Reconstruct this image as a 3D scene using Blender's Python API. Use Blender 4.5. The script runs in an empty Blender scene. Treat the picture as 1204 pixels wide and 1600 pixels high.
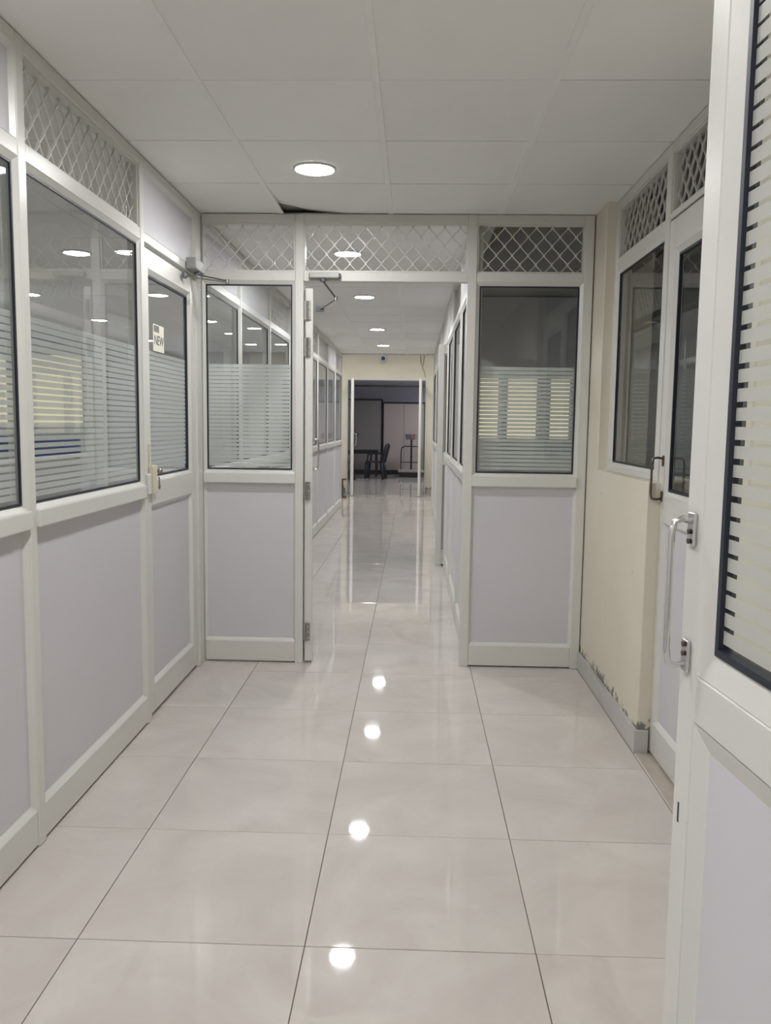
import bpy, bmesh, math, random
from mathutils import Matrix, Vector
random.seed(7)
PI = math.pi
sc = bpy.context.scene
COL = sc.collection

# ------------------------------------------------------------------ camera, world, exposure
def set_camera():
    f, p, y, r, h = 1304.18, .1049, -.0326, .0130, 1.3566
    cy, sy, cp, sp, cr, sr = math.cos(y), math.sin(y), math.cos(p), math.sin(p), math.cos(r), math.sin(r)
    fwd = Vector((sy*cp, cy*cp, -sp)); right = Vector((cy, -sy, 0)); up = right.cross(fwd)
    right, up = right*cr + up*sr, up*cr - right*sr
    cam = bpy.data.cameras.new('camera'); co = bpy.data.objects.new('camera', cam); COL.objects.link(co)
    m = Matrix.Identity(4)
    for i in range(3):
        m[i][0], m[i][1], m[i][2] = right[i], up[i], -fwd[i]
    m[0][3], m[1][3], m[2][3] = 0, 0, h
    co.matrix_world = m
    cam.sensor_fit = 'HORIZONTAL'; cam.sensor_width = 36.0; cam.lens = f/1204*36.0
    cam.clip_start = .02; cam.clip_end = 100
    sc.camera = co
set_camera()
w = bpy.data.worlds.new('world'); sc.world = w; w.use_nodes = True
w.node_tree.nodes['Background'].inputs[0].default_value = (.75, .85, 1, 1)
w.node_tree.nodes['Background'].inputs[1].default_value = .25
sc.view_settings.view_transform = 'Standard'; sc.view_settings.look = 'None'
sc.view_settings.exposure = 0.0; sc.view_settings.gamma = 1.0; sc.view_settings.use_curve_mapping = False
LIGHT = 255.0            # radiance of the ceiling LED discs
ROOM_LIGHT = 125.0       # those of the office behind the left partition
sc.cycles.use_denoising = True
sc.cycles.use_adaptive_sampling = True; sc.cycles.adaptive_threshold = .03
sc.cycles.max_bounces = 9; sc.cycles.diffuse_bounces = 5; sc.cycles.glossy_bounces = 4
sc.cycles.transparent_max_bounces = 28; sc.cycles.transmission_bounces = 6
sc.cycles.sample_clamp_indirect = 6.0
sc.cycles.caustics_reflective = False; sc.cycles.caustics_refractive = False

# ------------------------------------------------------------------ materials
M = {}
def nodes(name):
    m = bpy.data.materials.new(name); m.use_nodes = True; M[name] = m
    return m, m.node_tree, m.node_tree.nodes['Principled BSDF']
def N(t, kind, **kw):
    n = t.nodes.new(kind)
    for k, v in kw.items():
        if k in n.inputs: n.inputs[k].default_value = v
        else: setattr(n, k, v)
    return n
def plain(name, col, rough=.5, metal=0.0, var=.04, scale=6.0, bump=0.0, spec=.5, rand=0.0):
    m, t, b = nodes(name)
    b.inputs['Roughness'].default_value = rough; b.inputs['Metallic'].default_value = metal
    b.inputs['Specular IOR Level'].default_value = spec
    tc = N(t, 'ShaderNodeTexCoord'); no = N(t, 'ShaderNodeTexNoise', Scale=scale, Detail=4.0)
    t.links.new(tc.outputs['Object'], no.inputs['Vector'])
    mr = N(t, 'ShaderNodeMapRange'); mr.inputs['To Min'].default_value = 1-var; mr.inputs['To Max'].default_value = 1+var
    t.links.new(no.outputs['Fac'], mr.inputs['Value'])
    fac = mr.outputs['Result']
    if rand:
        oi = N(t, 'ShaderNodeObjectInfo'); m2 = N(t, 'ShaderNodeMapRange')
        m2.inputs['To Min'].default_value = 1-rand; m2.inputs['To Max'].default_value = 1+rand
        t.links.new(oi.outputs['Random'], m2.inputs['Value'])
        mu = N(t, 'ShaderNodeMath', operation='MULTIPLY')
        t.links.new(fac, mu.inputs[0]); t.links.new(m2.outputs['Result'], mu.inputs[1]); fac = mu.outputs[0]
    mx = N(t, 'ShaderNodeVectorMath', operation='SCALE'); mx.inputs[0].default_value = col
    t.links.new(fac, mx.inputs['Scale']); t.links.new(mx.outputs['Vector'], b.inputs['Base Color'])
    if bump:
        bp = N(t, 'ShaderNodeBump', Strength=bump, Distance=.002)
        t.links.new(no.outputs['Fac'], bp.inputs['Height']); t.links.new(bp.outputs['Normal'], b.inputs['Normal'])
    return m
plain('alu', (.645, .64, .605), .30, var=.03, scale=3)              # white powder-coated aluminium
plain('lilac', (.595, .58, .615), .42, var=.02, scale=2)            # laminate infill board
plain('gasket', (.012, .016, .030), .45)
plain('ceil', (.87, .87, .855), .85, var=.025, scale=5, rand=.025, bump=.1)
plain('runner', (.87, .87, .855), .6)
plain('plenum', (.28, .285, .28), .9)
plain('skirt', (.50, .485, .47), .3, var=.10, scale=9)
plain('grout', (.10, .085, .07), .8, var=.2, scale=20)
plain('steel', (.36, .35, .33), .35, metal=1.0, var=.15, scale=40)
plain('chrome', (.70, .70, .70), .2, metal=1.0, var=.05)
plain('bronze', (.16, .12, .10), .4, metal=.8)
plain('closer', (.30, .30, .29), .45, metal=.3)
plain('closer_dark', (.13, .14, .15), .45, metal=.4)
plain('dark_hole', (.02, .02, .02), .8)
plain('ivory', (.66, .60, .46), .4)
plain('paper', (.72, .70, .60), .7)
plain('ink', (.05, .05, .055), .7)
plain('photo_ink', (.20, .21, .20), .7, var=.5, scale=60)
plain('wall_white', (.66, .66, .68), .7, var=.02)
plain('wall_lilac', (.72, .71, .80), .7, var=.02)
plain('room_ceiling', (.30, .32, .35), .8)
plain('cabinet', (.43, .38, .355), .5, var=.02)
plain('cabinet_grey', (.22, .21, .205), .5, var=.02)
plain('navy', (.018, .020, .028), .4)
plain('black_plastic', (.012, .015, .020), .38)
plain('table_black', (.02, .02, .024), .35)
plain('scale_grey', (.34, .32, .31), .45)
plain('red_display', (.36, .10, .11), .4)
plain('brown', (.09, .055, .04), .5, var=.15)
plain('cctv_body', (.52, .56, .62), .35)
plain('cctv_lens', (.03, .05, .12), .15)
plain('cable', (.20, .10, .06), .5)
plain('blue', (.035, .06, .20), .6)
plain('desk', (.35, .33, .30), .4)
plain('threshold', (.46, .40, .35), .25, var=.15, scale=14)
plain('blind', (.80, .72, .50), .8)

def tile_material():
    m, t, b = nodes('tile')
    tc = N(t, 'ShaderNodeTexCoord'); oi = N(t, 'ShaderNodeObjectInfo')
    ad = N(t, 'ShaderNodeVectorMath', operation='ADD')
    t.links.new(tc.outputs['Object'], ad.inputs[0])
    sv = N(t, 'ShaderNodeCombineXYZ'); mu = N(t, 'ShaderNodeMath', operation='MULTIPLY'); mu.inputs[1].default_value = 40
    t.links.new(oi.outputs['Random'], mu.inputs[0]); t.links.new(mu.outputs[0], sv.inputs[0]); t.links.new(mu.outputs[0], sv.inputs[2])
    t.links.new(sv.outputs[0], ad.inputs[1])
    no = N(t, 'ShaderNodeTexNoise', Scale=2.6, Detail=6.0, Roughness=.6, Distortion=.8)
    t.links.new(ad.outputs[0], no.inputs['Vector'])
    cr = N(t, 'ShaderNodeValToRGB'); e = cr.color_ramp.elements
    e[0].position = .30; e[0].color = (.535, .495, .460, 1); e[1].position = .70; e[1].color = (.640, .605, .570, 1)
    t.links.new(no.outputs['Fac'], cr.inputs['Fac']); t.links.new(cr.outputs['Color'], b.inputs['Base Color'])
    n2 = N(t, 'ShaderNodeTexNoise', Scale=9.0, Detail=3.0); t.links.new(ad.outputs[0], n2.inputs['Vector'])
    mr = N(t, 'ShaderNodeMapRange'); mr.inputs['To Min'].default_value = .015; mr.inputs['To Max'].default_value = .05
    t.links.new(n2.outputs['Fac'], mr.inputs['Value']); t.links.new(mr.outputs['Result'], b.inputs['Roughness'])
    b.inputs['IOR'].default_value = 1.55
tile_material()

def cream_material():
    """cream emulsion with scuffs; the paint has flaked off in patches just above the skirting"""
    m, t, b = nodes('cream')
    b.inputs['Roughness'].default_value = .55
    tc = N(t, 'ShaderNodeTexCoord'); no = N(t, 'ShaderNodeTexNoise', Scale=2.2, Detail=5.0)
    ge = N(t, 'ShaderNodeNewGeometry'); sx = N(t, 'ShaderNodeSeparateXYZ')
    t.links.new(ge.outputs['Position'], sx.inputs[0]); t.links.new(ge.outputs['Position'], no.inputs['Vector'])
    cr = N(t, 'ShaderNodeValToRGB'); e = cr.color_ramp.elements
    e[0].position = .3; e[0].color = (.66, .615, .50, 1); e[1].position = .7; e[1].color = (.71, .67, .56, 1)
    t.links.new(no.outputs['Fac'], cr.inputs['Fac'])
    n2 = N(t, 'ShaderNodeTexNoise', Scale=16.0, Detail=6.0, Roughness=.7); t.links.new(ge.outputs['Position'], n2.inputs['Vector'])
    n3 = N(t, 'ShaderNodeTexNoise', Scale=3.0, Detail=2.0); t.links.new(ge.outputs['Position'], n3.inputs['Vector'])
    mr = N(t, 'ShaderNodeMapRange'); mr.inputs['From Min'].default_value = .105; mr.inputs['From Max'].default_value = .20
    mr.inputs['To Min'].default_value = .235; mr.inputs['To Max'].default_value = -.08
    t.links.new(sx.outputs['Z'], mr.inputs['Value'])
    a1 = N(t, 'ShaderNodeMath', operation='ADD'); t.links.new(n2.outputs['Fac'], a1.inputs[0]); t.links.new(mr.outputs['Result'], a1.inputs[1])
    a2 = N(t, 'ShaderNodeMath', operation='MULTIPLY_ADD'); t.links.new(n3.outputs['Fac'], a2.inputs[0]); a2.inputs[1].default_value = .5
    t.links.new(a1.outputs[0], a2.inputs[2])
    gt = N(t, 'ShaderNodeMath', operation='GREATER_THAN'); gt.inputs[1].default_value = .935
    t.links.new(a2.outputs[0], gt.inputs[0])
    mx = N(t, 'ShaderNodeMix', data_type='RGBA'); t.links.new(gt.outputs[0], mx.inputs['Factor'])
    t.links.new(cr.outputs['Color'], mx.inputs['A']); mx.inputs['B'].default_value = (.20, .19, .18, 1)
    t.links.new(mx.outputs['Result'], b.inputs['Base Color'])
cream_material()

def glass_material(name, tint, ior):
    m = bpy.data.materials.new(name); m.use_nodes = True; M[name] = m; t = m.node_tree
    t.nodes.remove(t.nodes['Principled BSDF']); out = t.nodes['Material Output']
    tr = N(t, 'ShaderNodeBsdfTransparent', Color=(*tint, 1)); gl = N(t, 'ShaderNodeBsdfGlossy', Roughness=.0)
    fr = N(t, 'ShaderNodeFresnel', IOR=ior); ge = N(t, 'ShaderNodeNewGeometry')
    inv = N(t, 'ShaderNodeMath', operation='SUBTRACT'); inv.inputs[0].default_value = 1.0
    t.links.new(ge.outputs['Backfacing'], inv.inputs[1])
    mu = N(t, 'ShaderNodeMath', operation='MULTIPLY'); t.links.new(fr.outputs[0], mu.inputs[0]); t.links.new(inv.outputs[0], mu.inputs[1])
    mx = N(t, 'ShaderNodeMixShader'); t.links.new(mu.outputs[0], mx.inputs[0]); t.links.new(tr.outputs[0], mx.inputs[1]); t.links.new(gl.outputs[0], mx.inputs[2])
    t.links.new(mx.outputs[0], out.inputs['Surface'])
glass_material('glass', (.95, .965, .96), 1.8)

def film_material():
    m = bpy.data.materials.new('film'); m.use_nodes = True; M['film'] = m; t = m.node_tree
    t.nodes.remove(t.nodes['Principled BSDF']); out = t.nodes['Material Output']
    d = N(t, 'ShaderNodeBsdfDiffuse', Color=(.78, .79, .77, 1)); tl = N(t, 'ShaderNodeBsdfTranslucent', Color=(.80, .81, .79, 1))
    gl = N(t, 'ShaderNodeBsdfGlossy', Roughness=.25); tr = N(t, 'ShaderNodeBsdfTransparent')
    m1 = N(t, 'ShaderNodeMixShader', Fac=.55); t.links.new(d.outputs[0], m1.inputs[1]); t.links.new(tl.outputs[0], m1.inputs[2])
    m2 = N(t, 'ShaderNodeMixShader', Fac=.07); t.links.new(m1.outputs[0], m2.inputs[1]); t.links.new(tr.outputs[0], m2.inputs[2])
    m3 = N(t, 'ShaderNodeMixShader', Fac=.05); t.links.new(m2.outputs[0], m3.inputs[1]); t.links.new(gl.outputs[0], m3.inputs[2])
    t.links.new(m3.outputs[0], out.inputs['Surface'])
film_material()
def emit(name, col, s):
    m = bpy.data.materials.new(name); m.use_nodes = True; M[name] = m; t = m.node_tree
    t.nodes.remove(t.nodes['Principled BSDF'])
    e = N(t, 'ShaderNodeEmission', Color=(*col, 1), Strength=s); t.links.new(e.outputs[0], t.nodes['Material Output'].inputs['Surface'])
emit('led', (.985, .985, .985), LIGHT)
emit('led_room', (.97, .985, 1.0), ROOM_LIGHT)
emit('led_store_fill', (.985, .985, .985), 320.0)
emit('led_lobby_fill', (1.0, .985, .95), 400.0)
emit('daylight', (1.0, .90, .62), .75)

# ------------------------------------------------------------------ mesh helpers
class MB:
    def __init__(s): s.v = []; s.f = []
    def add(s, v, f):
        o = len(s.v); s.v += [tuple(p) for p in v]; s.f += [tuple(i+o for i in q) for q in f]; return s
    def box(s, x0, x1, y0, y1, z0, z1):
        x0, x1 = min(x0, x1), max(x0, x1); y0, y1 = min(y0, y1), max(y0, y1); z0, z1 = min(z0, z1), max(z0, z1)
        v = [(x, y, z) for z in (z0, z1) for y in (y0, y1) for x in (x0, x1)]
        return s.add(v, [(0, 2, 3, 1), (4, 5, 7, 6), (0, 1, 5, 4), (2, 6, 7, 3), (0, 4, 6, 2), (1, 3, 7, 5)])
    def quad(s, a, b, c, d): return s.add([a, b, c, d], [(0, 1, 2, 3)])
    def tube(s, pts, r, n=8, closed_ends=True, flat=1.0):
        pts = [Vector(p) for p in pts]; rings = []; prev = None
        for i, p in enumerate(pts):
            d = (pts[min(i+1, len(pts)-1)] - pts[max(i-1, 0)]).normalized()
            a = Vector((0, 0, 1)) if abs(d.z) < .9 else Vector((1, 0, 0))
            if prev is None: u = d.cross(a).normalized()
            else: u = (prev - d*prev.dot(d)).normalized()
            prev = u; vv = d.cross(u)
            rr = r[i] if isinstance(r, (list, tuple)) else r
            rings.append([p + (u*math.cos(2*PI*k/n) + vv*math.sin(2*PI*k/n)*flat)*rr for k in range(n)])
        V = [q for g in rings for q in g]; F = []
        for i in range(len(rings)-1):
            for k in range(n):
                F.append((i*n+k, i*n+(k+1) % n, (i+1)*n+(k+1) % n, (i+1)*n+k))
        if closed_ends:
            F.append(tuple(range(n-1, -1, -1))); F.append(tuple((len(rings)-1)*n+k for k in range(n)))
        return s.add(V, F)
    def lathe(s, c, prof, n=24, axis='z'):
        V = []; F = []; m = len(prof)
        for k in range(n):
            a = 2*PI*k/n
            for r, h in prof:
                if axis == 'z': V.append((c[0]+r*math.cos(a), c[1]+r*math.sin(a), c[2]+h))
                elif axis == 'y': V.append((c[0]+r*math.cos(a), c[1]+h, c[2]+r*math.sin(a)))
                else: V.append((c[0]+h, c[1]+r*math.cos(a), c[2]+r*math.sin(a)))
        for k in range(n):
            for i in range(m-1):
                F.append((k*m+i, ((k+1) % n)*m+i, ((k+1) % n)*m+i+1, k*m+i+1))
        return s.add(V, F)
    def mesh(s, name, mat, bevel=0.0, smooth=False, seg=1):
        me = bpy.data.meshes.new(name); me.from_pydata(s.v, [], s.f)
        bm = bmesh.new(); bm.from_mesh(me)
        bmesh.ops.remove_doubles(bm, verts=bm.verts, dist=1e-6)
        bmesh.ops.recalc_face_normals(bm, faces=bm.faces)
        if bevel:
            bmesh.ops.bevel(bm, geom=list(bm.edges), offset=bevel, segments=seg, affect='EDGES', profile=.6, clamp_overlap=True)
        bm.to_mesh(me); bm.free()
        if smooth:
            for p in me.polygons: p.use_smooth = True
        me.materials.append(M[mat]); return me
    def obj(s, name, mat, parent=None, bevel=0.0, smooth=False, seg=1, kind=None):
        return link(name, s.mesh(name, mat, bevel, smooth, seg), parent, kind)
def link(name, me, parent=None, kind=None, loc=None):
    o = bpy.data.objects.new(name, me); COL.objects.link(o); o.parent = parent
    if loc is not None: o.location = loc
    if kind: o['kind'] = kind
    return o
def box(name, mat, parent, x0, x1, y0, y1, z0, z1, bevel=.002, kind=None, seg=1):
    return MB().box(x0, x1, y0, y1, z0, z1).obj(name, mat, parent, bevel, kind=kind, seg=seg)
def empty(name, loc=(0, 0, 0), rz=0):
    o = bpy.data.objects.new(name, None); COL.objects.link(o); o.location = loc; o.rotation_euler = (0, 0, rz)
    o.empty_display_size = .1; return o
def tag(o, label, cat, group=None, kind=None):
    o['label'] = label; o['category'] = cat
    if group: o['group'] = group
    if kind: o['kind'] = kind
    return o

H = 2.475            # ceiling height
XL = -1.17           # corridor face of the left partition
YC = 4.61            # face of the cross partition
XR = .952            # cream right wall
XR2 = .30            # right partition beyond the cross partition
YE = 13.63           # far end of the corridor partitions
YF = 16.40           # far cream wall
YB = 23.3            # back wall of the far room

# ------------------------------------------------------------------ floor, ceiling, plain walls
fl = tag(box('floor', 'grout', None, -5.2, 3.2, -3.0, YB+.2, -.06, -.0025, 0), 'floor of large glossy beige vitrified tiles running down the corridor', 'floor', kind='structure')
TS = .6
tm = MB().box(.0013, TS-.0013, .0013, TS-.0013, -.008, 0).mesh('tile', 'tile', bevel=.0008)
GX, GY = -.8627, 2.038
ix = [GX+TS*i for i in range(-1, 4)]
for i in range(-1, 3):
    for j in range(-4, 24):
        if i > 1 and j > 4: continue
        o = link('tile', tm, fl, loc=(GX+TS*i, GY+TS*j, random.uniform(-.0004, .0004)))
for j in range(24, 36):                                # beyond the far doorway
    for i in range(-1, 3):
        link('tile', tm, fl, loc=(GX+TS*i, GY+TS*j, 0))
# outer floor of the side rooms, out of sight: same tiles joined
mb = MB()
for i in list(range(-7, -1)) + [3, 4, 5, 6]:
    for j in range(-8, 35): mb.box(GX+TS*i+.0013, GX+TS*(i+1)-.0013, GY+TS*j+.0013, GY+TS*(j+1)-.0013, -.006, 0)
for i in range(2, 3):
    for j in range(5, 24): mb.box(GX+TS*i+.0013, GX+TS*(i+1)-.0013, GY+TS*j+.0013, GY+TS*(j+1)-.0013, -.006, 0)
for i in range(-1, 3):
    for j in range(-8, -4): mb.box(GX+TS*i+.0013, GX+TS*(i+1)-.0013, GY+TS*j+.0013, GY+TS*(j+1)-.0013, -.006, 0)
mb.obj('side_room_tiles', 'tile', fl, kind='stuff')

CW, CD, CX0, CY0 = .590, .5935, -.7326, 2.871
ce = tag(box('ceiling', 'plenum', None, -5.2, 3.2, -3.0, YE, H+.03, H+.09, 0), 'suspended ceiling of square off-white tiles above the corridor', 'ceiling', kind='structure')
cm = MB().box(.004, CW-.004, .0032, CD-.0032, 0, .012).mesh('ceiling_tile', 'ceil', bevel=.0008)
def lifted_tile():
    mb = MB(); n = 8
    P = lambda a, b, d: (.004+(CW-.008)*a/n, .0016+(CD-.0032)*b/n, d+.045*(max(0, 1-a/n*1.55))**1.3*(b/n)**2.2)
    V = [P(a, b, d) for d in (0, .010) for b in range(n+1) for a in range(n+1)]; q = (n+1)**2; F = []
    for b in range(n):
        for a in range(n):
            k = b*(n+1)+a; F += [(k, k+n+1, k+n+2, k+1), (k+q, k+1+q, k+n+2+q, k+n+1+q)]
    for a in range(n):
        F += [(a, a+1, a+1+q, a+q)]; k = n*(n+1)+a; F += [(k, k+q, k+1+q, k+1)]
        k = a*(n+1); F += [(k, k+q, k+n+1+q, k+n+1)]; k += n; F += [(k, k+n+1, k+n+1+q, k+q)]
    return mb.add(V, F).mesh('ceiling_tile', 'ceil')
lm = lifted_tile()
rows = range(-9, 18)
for i in range(-6, 7):
    for j in rows:
        near = -1 <= i <= 2
        if i >= 3 or (i == 2 and j > 2): continue        # tiles left out to darken the right-hand rooms; slab stays bare
        if not near and (j < -2 or j > 9): continue
        if i < -5 and j > 6: continue
        y = CY0+CD*j
        lifted = (i == 0 and j == 2)     # one tile has lifted at a corner and leaves a dark gap
        link('ceiling_tile', lm if lifted else cm, ce, loc=(CX0+CW*i, y, H+.004+random.uniform(-.001, .001)))
mb = MB()
for i in range(-7, -1):
    for j in rows:
        if (-2 <= j <= 9) and not (i == -7 or (i == -6 and j > 6)): continue
        mb.box(CX0+CW*i+.004, CX0+CW*(i+1)-.004, CY0+CD*j, CY0+CD*(j+1)-.003, H+.004, H+.016)
mb.obj('side_room_ceiling_tiles', 'ceil', ce, kind='stuff')
for i in range(-6, 4):
    box('runner', 'runner', ce, CX0+CW*i-.012, CX0+CW*i+.012, -3.0, YE if i < 2 else YC+.06, H, H+.012, .001)
box('edge_trim', 'runner', ce, -5.2, 3.2, YE, YE+.02, H-.01, H+.09, .002)

PR = [(3.41, 0), (YC+.03, 0), (YC+.03, H+.02), (4.36, H+.02), (4.36, 1.135), (3.41, 1.135)]
w_ = tag(MB().add([(XR, a, b) for a, b in PR] + [(XR+.25, a, b) for a, b in PR], [tuple(range(6))] + [tuple(range(6, 12))] + [(i, (i+1) % 6, (i+1) % 6+6, i+6) for i in range(6)]).obj('wall_right', 'cream', bevel=.003),
         'cream painted pillar and low wall under the right-hand window', 'wall', kind='structure')
tag(box('wall_right_near', 'cream', None, XR, XR+.2, -3.0, 2.58, 0, H+.02, .002), 'plain cream wall seen through the nearest door glass', 'wall', kind='structure')
tag(MB().box(XR-.014, XR, 3.41, YC-.005, 0, .10).box(XR-.014, XR+.045, 3.398, 3.41, 0, .10).obj('baseboard_right', 'skirt', bevel=.002),
    'grey stone skirting along the foot of the cream right wall', 'baseboard', kind='structure')
tag(box('trim_1', 'threshold', None, XR-.005, XR+.10, 2.58, 3.397, -.001, .004, .001), 'worn brownish stone threshold strip under the right-hand door', 'threshold', kind='structure')
tag(box('wall_behind', 'cream', None, -5.2, 3.2, -3.2, -3.0, 0, 3.0, 0), 'plain cream wall closing the corridor behind the viewer', 'wall', kind='structure')
tag(box('wall_left_room', 'wall_white', None, -5.3, -5.2, -3, YF, 0, 3.0, 0), 'white outer wall of the office behind the left partition', 'wall', kind='structure')
tag(box('wall_left_near', 'wall_white', None, XL-.06, XL-.005, -3.0, .28, 0, H+.02, 0), 'plain white wall left of the viewer before the partition', 'wall', kind='structure')
tag(box('wall_left_room_end', 'wall_white', None, -5.2, XL-.02, YE-.1, YE-.02, 0, 2.6, 0), 'white end wall of the left office seen through its windows', 'wall', kind='structure')
tag(box('wall_right_room', 'wall_white', None, 3.2, 3.3, -3, YF, 0, 3.0, 0), 'outer wall of the rooms on the right side', 'wall', kind='structure')

# far wall with the doorway
DX0, DX1, DZ = -1.33, .245, 2.235
wf = MB().box(-5.2, DX0, YF, YF+.15, 0, 3.0).box(DX1, 3.2, YF, YF+.15, 0, 3.0).box(DX0, DX1, YF, YF+.15, DZ, 3.0)
tag(wf.obj('wall_far', 'cream'), 'cream end wall of the corridor around the far doorway', 'wall', kind='structure')
tag(box('ceiling_lobby', 'wall_white', None, -5.2, 3.2, YE+.02, YF, 2.92, 3.0, 0), 'raised plain ceiling in front of the far cream wall', 'ceiling', kind='structure')
tag(MB().box(DX1+.02, 3.0, YF-.012, YF, 0, .09).obj('baseboard_far', 'skirt', bevel=.002), 'pale skirting below the cream end wall right of the doorway', 'baseboard', kind='structure')
tag(box('wall_back', 'wall_lilac', None, -3.2, 2.8, YB, YB+.15, 0, 2.75, 0), 'pale lilac back wall above the store cabinets', 'wall', kind='structure')
tag(box('wall_back_left', 'wall_lilac', None, -3.3, -3.2, YF+.15, YB, 0, 2.75, 0), 'left side wall of the dim store room', 'wall', kind='structure')
tag(box('wall_back_right', 'wall_lilac', None, 1.15, 1.25, YF+.15, YB, 0, 2.75, 0), 'right side wall of the dim store room', 'wall', kind='structure')
tag(MB().box(-3.2, 2.8, YF+.15, YB, 2.38, 2.75).obj('ceiling_back', 'room_ceiling'), 'dim blue-grey ceiling of the store room', 'ceiling', kind='structure')

# ------------------------------------------------------------------ partition pieces
def ring(o, i, y0, y1):
    """triangular-section frame between outer rectangle o=(s0,s1,z0,z1) at depth y0 and inner rectangle i at y1"""
    mb = MB()
    def c(r): return [(r[0], r[2]), (r[1], r[2]), (r[1], r[3]), (r[0], r[3])]
    O, I = c(o), c(i)
    V = [(a, y0, b) for a, b in O] + [(a, y1, b) for a, b in I] + [(a, y1, b) for a, b in O]
    F = []
    for k in range(4):
        n = (k+1) % 4
        F += [(k, n, 4+n, 4+k), (4+k, 4+n, 8+n, 8+k), (8+k, 8+n, n, k)]
    return mb.add(V, F)
def flat_ring(o, t, y0, y1):
    mb = MB(); s0, s1, z0, z1 = o
    mb.box(s0, s1, y0, y1, z0, z0+t); mb.box(s0, s1, y0, y1, z1-t, z1)
    mb.box(s0, s0+t, y0, y1, z0+t, z1-t); mb.box(s1-t, s1, y0, y1, z0+t, z1-t); return mb
def inset(r, d): return (r[0]+d, r[1]-d, r[2]+d, r[3]-d)

def strips(z0, z1, pitch=.0218):
    """(bottom, top) of each film strip: nearly closed at the top, wider clear lines lower down"""
    out = []; z = z1; first = True
    while z - pitch > z0-.002:
        u = (z1-z)/(z1-z0)
        gap = .0035 + .0045*min(1, u*1.15)
        if u > .80: gap = .0055
        out.append((z-pitch+gap, z)); z -= pitch
    return out
def film(parent, s0, s1, y, z0, z1, single=False, top=None):
    if single:
        for a, b in strips(z0, z1):
            MB().quad((s0, y, a), (s1, y, a), (s1, y, b), (s0, y, b)).obj('film_strip', 'film', parent)
        return
    mb = MB()
    for a, b in strips(z0, z1):
        mb.quad((s0, y, a), (s1, y, a), (s1, y, b), (s0, y, b))
    mb.obj('frosted_film', 'film', parent, kind='stuff')

def grille(parent, s0, s1, z0, z1, y, p=.085, q=.097, t=.0042, phase=0.0):
    mb = MB(); zc = z1-.010
    n = int((s1-s0)/(p/2))+3
    for k in range(-1, n):
        c = s0 + (k+.5)*p/2 + phase; sg = 1 if k % 2 else -1
        nst = int((z1-z0)/(q/8))+1; ring_pts = []
        for i in range(nst+1):
            z = z0 + (z1-z0)*i/nst
            ph = ((z-zc)/q) % 1.0
            tri = 1-4*abs(ph-.5)                # -1..1
            tri = max(-.86, min(.86, tri*1.08))/.86
            x = c + sg*tri*(p/4-t*.35)
            ring_pts.append((min(max(x, s0), s1), z, abs(tri) > .98, x))
        ok = [r for r in ring_pts if s0 < r[3] < s1]
        if len(ok) < 2: continue
        segs = []; cur = []
        for r in ring_pts:
            if s0 <= r[3] <= s1: cur.append(r)
            else:
                if len(cur) > 1: segs.append(cur)
                cur = []
        if len(cur) > 1: segs.append(cur)
        for sgm in segs:
            V = []; F = []
            for x, z, node, _ in sgm:
                h = t*.9 if node else t*.62
                V += [(x-h, y-t, z), (x+h, y-t, z), (x+h, y+t, z), (x-h, y+t, z)]
            for i in range(len(sgm)-1):
                for j in range(4):
                    F.append((i*4+j, i*4+(j+1) % 4, i*4+4+(j+1) % 4, i*4+4+j))
            mb.add(V, F)
    mb.obj('mesh_grille', 'alu', parent, kind='stuff')

ZB, ZP, ZS0, ZS1, ZW0, ZW1, ZH0, ZH1, ZT = .135, 1.0, 1.022, 1.078, 1.088, 2.105, 2.122, 2.172, 2.43
FILM_TOP = 1.675
def pane(root, r, yg=.020, film_top=FILM_TOP, film_on=True, bead=.018, single=False, y0=.004):
    """glass in its bead and gasket; r = opening in the frame"""
    g = inset(r, bead)
    ring(r, g, y0, yg-.004).obj('glazing_bead', 'alu', root)
    p = box('pane', 'glass', root, g[0], g[1], yg, yg+.005, g[2], g[3], 0)
    flat_ring(g, .0075, yg-.007, yg).obj('gasket', 'gasket', p)
    if film_on:
        film(p, g[0]+.009, g[1]-.009, yg+.0062, g[2]+.012, min(film_top, g[3]-.012), single)
    return p
def bay(name, label, loc, rz, W, post0=True, post1=False, top='panel', film_on=True, pw=.05, cat='window', left_in=0.0, phase=0.0):
    """one partition bay: local x along the wall, local -y faces the viewer; posts are inside [0,W]"""
    root = tag(empty(name, loc, rz), label, cat, kind='structure')
    a = pw if post0 else left_in; b = W-pw if post1 else W
    if post0: box('post', 'alu', root, 0, pw, 0, .06, 0, H, .003)
    if post1: box('post', 'alu', root, W-pw, W, 0, .06, 0, H, .003)
    box('base_rail', 'alu', root, a, b, .003, .055, .008, ZB-.012, .003)
    ring((a, b, ZB-.012, ZP+.03), (a+.012, b-.012, ZB+.004, ZP+.016), .004, .020).obj('panel_bead', 'alu', root)
    box('lower_panel', 'lilac', root, a+.01, b-.01, .020, .030, ZB, ZP+.02, 0)
    box('sill_rail', 'alu', root, a-.002 if post0 else a, b+.002 if post1 else b, -.012, .055, ZS0, ZS1, .005, seg=2)
    pane(root, (a, b, ZS1, ZH0), film_on=film_on)
    box('header_rail', 'alu', root, a, b, .002, .055, ZH0, ZH1, .003)
    box('top_rail', 'alu', root, a, b, .001, .055, ZT, H, .003)
    if top == 'mesh':
        flat_ring((a, b, ZH1, ZT), .008, .010, .045).obj('grille_frame', 'alu', root)
        grille(root, a+.006, b-.006, ZH1+.006, ZT-.006, .03, phase=phase)
    else:
        ring((a, b, ZH1, ZT), (a+.012, b-.012, ZH1+.012, ZT-.012), .004, .018).obj('panel_bead', 'alu', root)
        box('upper_panel', 'lilac', root, a+.01, b-.01, .018, .028, ZH1+.01, ZT-.01, 0)
    return root
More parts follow.
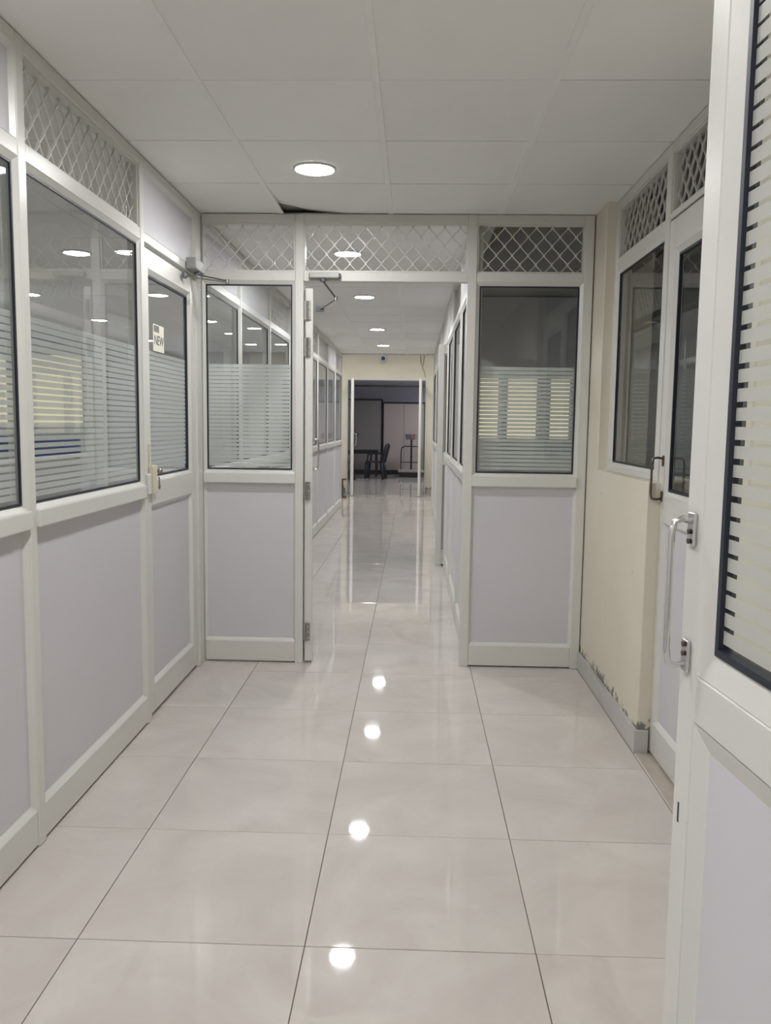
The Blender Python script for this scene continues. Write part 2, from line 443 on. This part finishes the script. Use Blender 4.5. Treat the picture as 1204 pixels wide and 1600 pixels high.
LEFT, RIGHT = PI/2, -PI/2

def handle(root, s, y, z0, z1, out=.045, mat='chrome', r=.006, d=-1):
    """D pull handle, flat feet with screws"""
    h = MB()
    pts = [(s, y, z0+.012), (s, y+d*out*.55, z0+.008), (s, y+d*out*.9, z0+.012), (s, y+d*out, z0+.03), (s, y+d*out, z1-.03), (s, y+d*out*.9, z1-.012), (s, y+d*out*.55, z1-.008), (s, y, z1-.012)]
    h.tube(pts, r, 8)
    o = h.obj('handle', mat, root, smooth=True)
    for z, sg in ((z0, 1), (z1, -1)):
        box('handle_foot', mat, o, s-.010, s+.010, y+d*.005, y, min(z, z+sg*.042), max(z, z+sg*.042), .0015)
        for q in (.024, .036):
            MB().lathe((s, y+d*.006, z+sg*q), [(0, 0), (.0035, 0), (.0035, .002), (0, .002)], 8, 'y').obj('screw', 'brown', o)
    return o
def leaf(root, s0, s1, z0, z1, y0=0.0, th=.042, stile=.075, film_top=FILM_TOP, single=False, film_on=True, bead=.018, mid=(.975, 1.085), topr=.085, bot=.13):
    a, b = s0+stile, s1-stile; y1 = y0+th; ym = (y0+y1)/2
    box('stile', 'alu', root, s0, a, y0, y1, z0, z1, .003); box('stile', 'alu', root, b, s1, y0, y1, z0, z1, .003)
    box('rail', 'alu', root, a, b, y0, y1, z0, z0+bot, .003)
    box('rail', 'alu', root, a, b, y0, y1, mid[0], mid[1], .003)
    box('rail', 'alu', root, a, b, y0, y1, z1-topr, z1, .003)
    r = (a, b, z0+bot, mid[0])
    for f, e in ((y0+.001, ym-.005), (y1-.001, ym+.005)):
        ring(r, inset(r, bead*.85), f, e).obj('panel_bead', 'alu', root)
    box('lower_panel', 'lilac', root, a, b, ym-.005, ym+.005, z0+bot, mid[0], 0)
    r = (a, b, mid[1], z1-topr); g = inset(r, bead)
    for f, e in ((y0+.001, ym-.006), (y1-.001, ym+.006)):
        ring(r, g, f, e).obj('glazing_bead', 'alu', root)
    p = box('pane', 'glass', root, g[0], g[1], ym-.0025, ym+.0025, g[2], g[3], 0)
    flat_ring(g, .009, ym-.009, ym+.009).obj('gasket', 'gasket', p)
    if film_on: film(p, g[0]+.010, g[1]-.010, ym+.0036, g[2]+.012, min(film_top, g[3]-.012), single)
    return p

# ------------------------------------------------------------------ left partition
bay('window_1', 'nearest glazed bay of the left partition, cut by the photo edge', (XL, 1.40, 0), LEFT, 1.10, top='panel')
bay('window_2', 'left partition bay with white mesh transom between two posts', (XL, 2.50, 0), LEFT, 1.10, top='mesh', phase=.02)
tag(box('wall_left_filler', 'wall_white', None, XL-.06, XL-.005, .28, 1.40, 0, H, 0), 'white wall strip left of the viewer beside the first bay', 'wall', kind='structure')

def left_door():
    root = tag(empty('door_1', (XL, 3.60, 0), LEFT), 'closed glazed white door in the left partition with frosted stripes and lock', 'door', kind='structure')
    box('post', 'alu', root, 0, .05, 0, .06, 0, H, .003)
    box('post', 'alu', root, .905, 1.01, 0, .06, 0, H, .003)
    box('jamb_bead', 'alu', root, .890, .905, .008, .05, 0, 2.10, .002)
    box('header_rail', 'alu', root, .05, .905, .002, .055, 2.125, 2.165, .003)
    box('top_rail', 'alu', root, .05, .905, .001, .055, ZT, H, .003)
    r = (.05, .905, 2.165, ZT)
    ring(r, inset(r, .012), .004, .018).obj('panel_bead', 'alu', root)
    box('upper_panel', 'lilac', root, .06, .895, .018, .028, 2.175, ZT-.01, 0)
    p = leaf(root, .056, .886, .018, 2.108, y0=.010, stile=.070)
    # lock, bolt strip, knob and keys on the near stile
    lk = box('lock_case', 'alu', root, .016, .062, -.012, .002, 1.035, 1.125, .003)
    MB().box(.078, .142, -.014, .010, 1.035, 1.160).obj('lock_body', 'ivory', root, bevel=.006, seg=2)
    MB().lathe((.162, -.006, 1.132), [(0, -.022), (.010, -.022), (.013, -.014), (.010, -.004), (.006, .014), (0, .014)], 14, 'y').obj('lock_knob', 'steel', root, smooth=True)
    kb = MB().box(.160, .170, -.016, -.012, 1.064, 1.104); kb.lathe((.165, -.014, 1.058), [(.006, -.0015), (.012, -.0015), (.012, .0015), (.006, .0015), (.006, -.0015)], 12, 'y')
    kb.obj('key', 'steel', root)
    MB().box(.075, .081, .004, .010, 1.150, 1.255).box(.084, .088, .002, .010, 1.150, 1.255).obj('bolt_strip', 'ivory', root, bevel=.001)
    # paper notice on the glass
    nt = box('notice', 'paper', root, .235, .400, .0262, .0274, 1.678, 1.800, 0)
    nt['label'] = 'small paper notice with dark lettering'
    box('notice_picture', 'photo_ink', nt, .245, .325, .0256, .0262, 1.765, 1.795, 0)
    cu = bpy.data.curves.new('lettering', 'FONT'); cu.body = 'NEW'; cu.size = .062; cu.extrude = .0003; cu.materials.append(M['ink'])
    to = bpy.data.objects.new('lettering', cu); COL.objects.link(to); to.parent = nt
    to.location = (.250, .0257, 1.708); to.rotation_euler = (PI/2, 0, 0)
left_door()

def closer(name, label, loc, rz, L, hgt, dep, spindle, elbow, foot, parent_mat='closer'):
    """door closer: body on the frame, two-piece scissor arm to a bracket on the leaf (local coords)"""
    root = tag(empty(name, loc, rz), label, 'door closer')
    box('body', parent_mat, root, 0, L, -dep, 0, 0, hgt, .006, seg=2)
    box('end_cap', 'closer_dark', root, L, L+.006, -dep*.95, 0, .003, hgt-.003, .002)
    MB().lathe((spindle[0], spindle[1], -.016), [(0, 0), (.014, 0), (.014, .018), (0, .018)], 12).obj('spindle', 'closer_dark', root)
    s = (spindle[0], spindle[1], -.012)
    MB().tube([s, elbow], .007, 6, flat=.6).obj('main_arm', 'closer_dark', root)
    MB().lathe((elbow[0], elbow[1], elbow[2]-.014), [(0, 0), (.010, 0), (.010, .022), (0, .022)], 10).obj('elbow_joint', 'steel', root)
    MB().tube([(elbow[0], elbow[1], elbow[2]-.008), foot], .0055, 6, flat=.7).obj('forearm', 'steel', root)
    box('bracket', 'closer_dark', root, foot[0]-.022, foot[0]+.022, foot[1]-.006, foot[1]+.010, foot[2]-.010, foot[2]+.014, .002)
    return root
# on the left door: body in the corner of the partition
closer('door_closer', 'grey door closer with folded arm above the left door, in the partition corner', (XL+.001, 4.30, 2.128), LEFT, .185, .058, .052,
       (.10, -.03), (.03, -.205, -.055), (-.05, -.008, -.045))

# corridor side of the left partition beyond the cross partition
posts = [4.67, 5.65, 6.80, 7.93, 9.07, 10.20, 11.35, 12.45, YE]
tops = ['panel', 'panel', 'mesh', 'panel', 'mesh', 'mesh', 'panel', 'panel']
lab = ['first left corridor bay seen through the cross partition glass', 'second left corridor bay behind the cross partition glass', 'left corridor bay with mesh transom seen behind the cross partition glass',
       'left corridor bay hidden behind the open door leaf', 'left corridor bay just behind the open door edge', 'left corridor bay with narrow dark window beyond the open door',
       'last but one bay of the left corridor partition', 'farthest bay of the left corridor partition before the cream wall']
for i in range(8):
    y0, y1 = posts[i], posts[i+1]
    bay('window_%d' % (i+3), lab[i], (XL, y0, 0), LEFT, y1-y0, post1=(i == 7), top=tops[i], film_on=(i < 0))

# ------------------------------------------------------------------ cross partition
bay('window_11', 'frosted window bay of the cross partition left of the open doorway', (-1.168, YC, 0), 0, .558, post0=False, post1=True, top='mesh', pw=.046, left_in=.003)
bay('window_12', 'frosted window bay of the cross partition between doorway and cream pillar', (.275, YC, 0), 0, .670, post1=True, top='mesh', pw=.050, phase=.012)
def cross_door():
    root = tag(empty('door_2', (-.61, YC, 0), 0), 'white door leaf of the cross partition standing open, seen edge-on with steel hinges', 'door', kind='structure')
    W = .885
    box('header_rail', 'alu', root, 0, W, .002, .055, ZH0, ZH1, .003)
    box('top_rail', 'alu', root, 0, W, .001, .055, ZT, H, .003)
    flat_ring((0, W, ZH1, ZT), .008, .010, .045).obj('grille_frame', 'alu', root)
    grille(root, .006, W-.006, ZH1+.006, ZT-.006, .03, phase=.03)
    lf = empty('leaf', (.052, .008, 0), math.radians(97.5)); lf.parent = root
    leaf(lf, 0, .83, .012, 2.085, y0=0, stile=.075)
    handle(lf, .79, 0, 1.05, 1.26, d=-1)
    bpy.context.view_layer.update()
    for c in list(lf.children):              # the pieces of the swung leaf hang directly under the door
        mw = lf.matrix_basis @ c.matrix_basis; c.parent = root; c.matrix_basis = mw
    bpy.data.objects.remove(lf)
    for z in (1.966, 1.77, .982, .182):
        h = MB().box(.004, .022, -.004, .0, z-.05, z+.05).box(.022, .040, -.0035, .0005, z-.05, z+.05)
        h.tube([(.022, -.007, z-.05), (.022, -.007, z+.05)], .006, 10)
        o = h.obj('hinge', 'steel', root)
        for q in (-.033, 0, .033):
            MB().lathe((.033, -.0055, z+q), [(0, 0), (.0038, 0), (.0038, .0022), (0, .0022)], 8, 'y').obj('screw', 'chrome', o)
cross_door()
closer('door_closer', 'silver door closer on the doorway header of the cross partition', (-.578, YC+.001, 2.132), 0, .165, .030, .040,
       (.075, -.02), (.135, .09, -.085), (.035, .20, -.135))

# ------------------------------------------------------------------ right-hand window and door in the cream wall
XW = 1.0
def right_window():
    root = tag(empty('window_13', (XW, 4.36, 0), RIGHT), 'right-hand window with mesh transom above the low cream wall', 'window', kind='structure')
    W = .86
    box('post', 'alu', root, 0, .045, 0, .06, 1.135, H, .003); box('post', 'alu', root, W-.012, W+.048, 0, .06, 1.135, H, .003)
    box('sill_rail', 'alu', root, .045, W-.012, -.004, .06, 1.135, 1.162, .003)
    box('header_rail', 'alu', root, .045, W-.012, .002, .055, 2.135, 2.19, .003)
    box('top_rail', 'alu', root, 0, W+.05, .001, .055, ZT+.005, H, .003)
    pane(root, (.045, W-.012, 1.162, 2.135), bead=.018, film_on=False)
    flat_ring((.045, W-.012, 2.19, ZT+.005), .008, .010, .045).obj('grille_frame', 'alu', root)
    grille(root, .051, W-.018, 2.196, ZT, .03)
right_window()
def right_door():
    root = tag(empty('door_3', (XW, 3.452, 0), RIGHT), 'closed white glazed door in the right wall with a dark pull handle', 'door', kind='structure')
    W = .87
    box('post', 'alu', root, W-.04, W+.01, 0, .06, 0, H, .003)
    box('header_rail', 'alu', root, 0, W-.04, .002, .055, 2.178, 2.20, .003)
    box('top_rail', 'alu', root, 0, W-.04, .001, .055, ZT+.005, H, .003)
    flat_ring((0, W-.04, 2.20, ZT+.005), .008, .010, .045).obj('grille_frame', 'alu', root)
    grille(root, .006, W-.046, 2.206, ZT, .03, phase=.01)
    leaf(root, .004, W-.044, .012, 2.170, y0=.004, stile=.075, topr=.12, film_on=False)
    handle(root, .060, .004, 1.06, 1.245, out=.046, mat='bronze', r=.0048)
right_door()

# ------------------------------------------------------------------ nearest door leaf, standing open beside the viewer
def near_door():
    ang = math.radians(94.5)
    root = tag(empty('door_4', (.464, .22, 0), ang), 'nearest white door leaf standing open at the right edge, frosted stripes on glass', 'door', kind='structure')
    # local +x runs from hinge to free edge, local +y faces the corridor
    box('post', 'alu', root, -.12, -.01, -.06, .06, 0, H, .003)
    leaf(root, 0, .86, .012, 2.10, y0=.014, th=.032, stile=.050, bead=.034, film_top=2.0, single=True, mid=(.99, 1.052), bot=.13)
    handle(root, .836, .046, 1.048, 1.252, out=.028, d=1, r=.0042)
    o = MB().box(.838, .843, .0455, .0462, .845, .872).obj('scratch', 'gasket', root)
near_door()

# ------------------------------------------------------------------ right partition beyond the cross partition
rp = [4.67, 5.75, 6.85, 7.93]
rl = ['first bay of the right corridor partition behind the doorway', 'second bay of the right corridor partition behind the doorway', 'third bay of the right corridor partition beside the half-open leaf']
for i in range(3):
    bay('window_%d' % (14+i), rl[i], (XR2, rp[i+1], 0), RIGHT, rp[i+1]-rp[i], post1=(i == 0), top='panel' if i != 1 else 'mesh', film_on=False)
bay('window_17', 'right corridor partition bay beyond the half-open leaf', (XR2, 10.0, 0), RIGHT, 1.15, post1=True, top='panel', film_on=False)
bay('window_18', 'right corridor partition bay, hidden next to the far end', (XR2, 11.8, 0), RIGHT, 1.8, top='panel', film_on=False)
bay('window_19', 'farthest bay of the right corridor partition', (XR2, YE, 0), RIGHT, YE-11.8, top='panel', film_on=False)
def pivot_door():
    root = tag(empty('door_5', (.222, 8.0, 0), 0), 'white pivoted door leaf turned across the right corridor wall', 'door', kind='structure')
    leaf(root, 0, .80, .014, 2.11, y0=0, stile=.058, film_on=False)
    box('floor_pivot', 'navy', root, .06, .16, .006, .036, 0, .014, .001)
    box('header_rail', 'alu', root, .078, .13, -.03, .87, 2.13, H, .003)
pivot_door()

# room behind the right partition: dim, lit only by its windows at the back
def right_room():
    y = 7.62
    t = MB().box(.36, 3.2, y, y+.1, 0, 1.22).box(.36, 3.2, y, y+.1, 1.80, H+.02)
    for a, b in ((.36, .47), (.78, .82), (1.125, 1.205), (1.42, 1.6), (2.2, 3.2)): t.box(a, b, y, y+.1, 1.22, 1.80)
    tag(t.obj('wall_right_room_end', 'wall_white'), 'white end wall of the dim right-hand room, glimpsed through frosted glass', 'wall', kind='structure')
    for i, (a, b) in enumerate(((.47, .78), (.82, 1.125), (1.205, 1.42), (1.6, 2.2))):
        r = tag(empty('window_%d' % (20+i), ((a+b)/2, y, 1.22)), ['bright cream window behind the stripes, next to the doorway side', 'bright cream window behind the stripes, in the middle',
                'bright cream window behind the stripes, on the pillar side', 'bright cream window hidden behind the cream pillar'][i], 'window', kind='structure')
        h = (b-a)/2
        box('daylit_pane', 'daylight', r, -h, h, .05, .056, 0, .58, 0)
        flat_ring((-h, h, 0, .58), .022, .02, .05).obj('frame', 'alu', r)
right_room()
tag(box('wall_right_divider', 'wall_white', None, 1.21, 3.2, YC+.03, YC+.11, 0, H+.02, 0), 'added unseen dividing wall between the two right-hand rooms', 'wall', kind='structure')  # added to block the bright panes' glow from the right-hand window

# ------------------------------------------------------------------ ceiling lights
def make_light(mat):
    rim = MB().lathe((0, 0, 0), [(.082, .004), (.082, -.002), (.088, -.007), (.095, -.004), (.097, .003), (.082, .004)], 36).mesh('trim_ring', 'alu', smooth=True)
    d = MB().lathe((0, 0, 0), [(0, -.003), (.05, -.003), (.0825, -.0015), (.0825, .003), (0, .003)], 36).mesh('diffuser', mat, smooth=True)
    return rim, d
LM = {m: make_light(m) for m in ('led', 'led_room', 'led_store_fill', 'led_lobby_fill')}
def light(x, y, label, group, mat='led', z=H):
    root = tag(empty('ceiling_light', (x, y, z)), label, 'ceiling light', group)
    link('trim_ring', LM[mat][0], root); link('diffuser', LM[mat][1], root)
g = 'round recessed lights along the corridor ceiling'
for y, l in ((3.816, 'large round ceiling light nearest the viewer, in front of the cross partition'), (5.657, 'round ceiling light seen through the mesh over the doorway'),
             (7.543, 'first round ceiling light visible through the open doorway'), (10.087, 'second round ceiling light down the corridor through the doorway'),
             (12.10, 'farthest round ceiling light, just above the security camera')):
    light(-.457, y, l, g)
for y, l in ((1.97, 'round ceiling light overhead, out of the frame'), (.12, 'round ceiling light directly above the viewer'), (-1.7, 'round ceiling light behind the viewer')):
    light(-.457, y, l, g)
g = 'round lights in the office behind the left partition'
for x, y, l in ((-2.285, 5.69, 'office ceiling light seen through the left window beside the mesh reflection'), (-2.298, 7.53, 'office ceiling light seen through the glass of the left door'),
                (-2.305, 9.43, 'office ceiling light seen through the left cross window, upper left'), (-2.335, 10.69, 'office ceiling light seen through the left cross window, middle'),
                (-2.365, 12.14, 'office ceiling light seen through the left cross window, farthest'), (-3.467, 7.55, 'office ceiling light at the left edge of the meshed bay window'),
                (-3.541, 9.41, 'office ceiling light just above the stripes of the meshed bay window'), (-3.74, 11.72, 'small distant office ceiling light beside the notice on the left door'),
                (-2.28, 3.85, 'office ceiling light level with the left door'), (-2.28, 2.0, 'office ceiling light level with the nearest left bay'), (-3.5, 3.85, 'office ceiling light away from the left partition')):
    light(x, y, l, g, 'led_room')
for x, y, l in ((-2.1, 14.9, 'added lobby fill light, unseen, left of the far doorway'), (-.5, 14.6, 'added lobby fill light, unseen, before the far doorway'), (1.2, 14.9, 'added lobby fill light, unseen, right side')):
    light(x, y, l, 'added lobby fill lights', 'led_lobby_fill', z=2.92)  # unseen lamps added to brighten the far cream wall
for x, y, l in ((.75, 18.6, 'added store room fill light, unseen, near the right far door leaf'), (-2.2, 18.6, 'added store room fill light, unseen, near the left far door leaf'), (.85, 21.3, 'added store room fill light, unseen, above the platform scale')):
    light(x, y, l, 'added store room fill lights', 'led_store_fill', z=2.38)  # lamps added out of sight to lift the dark store room

# ------------------------------------------------------------------ far doorway
def far_leaf(name, label, x, rz, flip):
    root = tag(empty(name, (x, YF-.01, 0), rz), label, 'door', kind='structure')
    leaf(root, 0, .76, .012, 2.20, y0=-.02, th=.045, stile=.06, film_on=False, topr=.07, bot=.10, mid=(.95, 1.03))
    handle(root, .70, .025 if flip > 0 else -.02, .95, 1.18, out=.05, d=flip)
far_leaf('door_6', 'left leaf of the far glazed double door, swung open', DX0+.130, math.radians(-86.5), 1)
far_leaf('door_7', 'right leaf of the far glazed double door, swung open', DX1-.135, math.radians(180+89.5), -1)
t2 = tag(MB().box(DX0, DX0+.03, YF-.005, YF+.15, 0, DZ).box(DX1-.03, DX1, YF-.005, YF+.15, 0, DZ).box(DX0+.03, DX1-.03, YF-.005, YF+.15, DZ-.03, DZ).obj('trim_2', 'alu', bevel=.003),
    'pale frame lining the far doorway, with narrow glass side lights', 'door frame', kind='structure')
for a, b in ((DX0+.03, DX0+.098), (DX1-.103, DX1-.03)):
    box('side_light', 'glass', t2, a, b, YF+.04, YF+.046, .01, DZ-.03, 0)
    box('side_light_stop', 'alu', t2, a if a > -1 else b-.012, a+.012 if a > -1 else b, YF+.03, YF+.06, 0, DZ-.03, .002)

# security camera over the far doorway
def cctv():
    root = tag(empty('security_camera', (-.61, YF, 2.62)), 'small pale security camera high on the cream end wall', 'camera')
    box('mount', 'cctv_body', root, -.05, .05, -.03, 0, -.05, .07, .004)
    MB().tube([(0, -.03, .01), (0, -.09, 0)], .018, 10).obj('arm', 'cctv_body', root)
    MB().lathe((0, -.09, -.01), [(0, 0), (.055, 0), (.058, -.02), (.058, -.13), (.05, -.14), (0, -.14)], 20, 'y').obj('housing', 'cctv_body', root, smooth=True)
    MB().lathe((0, -.232, -.015), [(0, -.004), (.030, -.004), (.038, .002), (.038, .01), (0, .01)], 18, 'y').obj('lens', 'cctv_lens', root, smooth=True)
cctv()
c1 = MB().tube([(.10, YF-.01, 2.70), (.115, YF-.012, 2.56), (.145, YF-.012, 2.45), (.17, YF-.012, 2.58), (.175, YF-.01, 2.70)], .005, 6)
c1.tube([(.145, YF-.012, 2.45), (.19, YF-.012, 2.36), (.205, YF-.010, 2.27)], .004, 6)
tag(c1.obj('loose_cable', 'cable'), 'thin brown loose cable looping down the cream wall over the doorway', 'cable')

# low brown stand at the end of the left partition
def brown_stand():
    root = tag(empty('low_stand', (-1.285, 15.3, 0)), 'dark brown low stand beside the far doorway, left', 'stand')
    box('top', 'brown', root, -.10, .055, -.10, .10, .325, .35, .003)
    box('upright', 'brown', root, -.06, .00, -.05, .05, .03, .325, .003)
    box('foot', 'brown', root, -.10, .06, -.10, .10, 0, .03, .003)
brown_stand()

# ------------------------------------------------------------------ store room furniture
def cabinet(name, label, x0, x1, z1, mat, yf, doors, hx):
    root = tag(empty(name, ((x0+x1)/2, yf, 0)), label, 'cabinet'); h = (x1-x0)/2
    box('carcass', 'navy', root, -h, h, .0, YB-yf-.01, .0, z1, .004)
    box('plinth', 'navy', root, -h, h, -.02, 0, 0, .11, .003)
    n = doors
    for i in range(n):
        a = -h+.03+(2*h-.06)*i/n; b = -h+.03+(2*h-.06)*(i+1)/n
        d = box('door', mat, root, a+.003, b-.003, -.02, 0, .12, z1-.05, .003)
        if hx[i] is not None:
            hh = MB().box(hx[i]-.02, hx[i]+.02, -.03, -.02, 1.02, 1.10); hh.tube([(hx[i], -.05, 1.075), (hx[i]+.10, -.05, 1.075)], .010, 8); hh.tube([(hx[i], -.02, 1.075), (hx[i], -.05, 1.075)], .008, 8)
            hh.obj('door_handle', 'closer_dark', d)
cabinet('store_cabinet', 'tall dark grey cabinet at the back of the store room, left', -2.3, -.86, 2.03, 'cabinet_grey', 22.55, 2, [None, .05])
cabinet('store_cabinet', 'wide beige double cabinet at the back of the store room', -.85, .30, 1.955, 'cabinet', 22.64, 2, [None, .07])

def table():
    root = tag(empty('table', (-1.62, 21.5, 0)), 'dark table in the store room beside the black chair', 'table')
    box('table_top', 'table_black', root, -.6, .72, -.35, .35, .66, .695, .004)
    for sx in (-.55, .67):
        for sy in (-.3, .3): box('leg', 'table_black', root, sx-.02, sx+.02, sy-.02, sy+.02, 0, .66, .003)
    box('apron', 'table_black', root, -.53, .65, -.31, -.29, .60, .66, .003)
table()
def chair(loc, rz, label):
    """moulded black plastic chair, local +x is its back"""
    root = tag(empty('plastic_chair', loc, rz), label, 'chair', 'black plastic chairs by the store room table')
    box('seat', 'black_plastic', root, -.21, .20, -.20, .20, .405, .435, .014, seg=2)
    for sx, dx in ((-.19, -.03), (.18, .05)):
        for sy in (-.18, .18):
            MB().tube([(sx, sy, .41), (sx+dx*.4, sy*1.03, .2), (sx+dx, sy*1.08, 0)], [.045, .040, .036], 8).obj('leg', 'black_plastic', root, smooth=True)
    b = MB()
    for sy in (-.18, .18): b.tube([(.19, sy, .41), (.24, sy*1.02, .60), (.29, sy*.95, .80), (.31, sy*.6, .85)], [.042, .040, .038, .034], 8)
    b.tube([(.31, -.11, .85), (.315, 0, .86), (.31, .11, .85)], .026, 8)
    bo = b.obj('back_frame', 'black_plastic', root, smooth=True)
    for k in (-.09, -.03, .03, .09):
        MB().tube([(.20, k, .44), (.25, k, .62), (.305, k*.8, .85)], .013, 6, flat=.6).obj('back_slat', 'black_plastic', root, smooth=True)
    for sy in (-.22, .22):
        MB().tube([(-.17, sy, .42), (-.15, sy*1.05, .60), (-.05, sy*1.05, .63), (.22, sy, .64)], [.024, .022, .022, .022], 8).obj('armrest', 'black_plastic', root, smooth=True)
chair((-.94, 20.75, 0), math.radians(-8), 'black plastic chair side-on right of the store room table')
chair((-1.72, 20.3, 0), math.radians(165), 'black plastic chair partly hidden behind the left far door leaf')
tag(box('paper_sheet', 'paper', None, -1.38, -1.12, 20.45, 20.65, .001, .003, 0), 'white paper sheet lying on the floor under the black chair', 'paper')

def weigh_scale():
    root = tag(empty('platform_scale', (-.09, 21.8, 0)), 'platform weighing scale with tall post and red display', 'scale')
    box('platform', 'scale_grey', root, -.30, .36, -.35, .35, .13, .17, .006)
    box('base', 'navy', root, -.27, .33, -.32, .32, .0, .13, .006)
    MB().tube([(.03, .33, .15), (.03, .33, .98)], .024, 10).obj('post', 'black_plastic', root)
    MB().tube([(-.24, .33, .16), (-.24, .33, .66), (-.22, .33, .74), (-.14, .33, .78), (.20, .33, .78), (.28, .33, .74), (.30, .33, .66), (.30, .33, .16)], .014, 8).obj('guard_rail', 'black_plastic', root, smooth=True)
    MB().tube([(-.24, .33, .36), (.30, .33, .36)], .010, 8).obj('cross_rail', 'black_plastic', root)
    hd = box('indicator', 'closer_dark', root, -.12, .16, .26, .36, .96, 1.10, .01, seg=2)
    box('display', 'red_display', hd, .02, .15, .252, .262, .99, 1.08, .002)
weigh_scale()
tag(box('low_crate', 'navy', None, .40, .80, 20.2, 20.8, 0, .62, .01), 'dark storage crate behind the right far door leaf', 'crate')

# ------------------------------------------------------------------ glimpses inside the left office
def office():
    y = 6.2
    for i, (x, yy, l) in enumerate(((-2.65, 5.2, 'blue desk screen glimpsed between the stripes of the meshed bay window'), (-2.65, 3.2, 'blue desk screen behind the nearest left bay'))):
        r = tag(empty('desk_screen', (x, yy, 0)), l, 'desk screen', 'blue office desk screens')
        box('panel', 'blue', r, -.55, .55, -.02, .02, 1.12, 1.25, .004)
        box('lower_panel', 'desk', r, -.55, .55, -.018, .018, .75, 1.12, .004)
        box('foot', 'alu', r, -.55, -.50, -.15, .15, 0, .75, .003); box('foot', 'alu', r, .50, .55, -.15, .15, 0, .75, .003)
        box('desk_top', 'desk', r, -.6, .6, -.6, -.02, .72, .75, .004)
    r = tag(empty('window_30', (-3.6, 7.2, 1.30)), 'added glowing cream office window behind the left stripes', 'window', kind='structure')  # glowing window added for the cream glow between the stripes
    box('daylit_pane', 'daylight', r, -.75, .75, 0, .006, 0, .62, 0)
    flat_ring((-.78, .78, -.03, .65), .04, -.03, 0).obj('frame', 'alu', r)
    tag(box('wall_office_divider', 'wall_white', None, -4.6, -2.7, 7.22, 7.30, 0, 2.0, 0), 'low white dividing wall inside the left office', 'wall', kind='structure')
office()
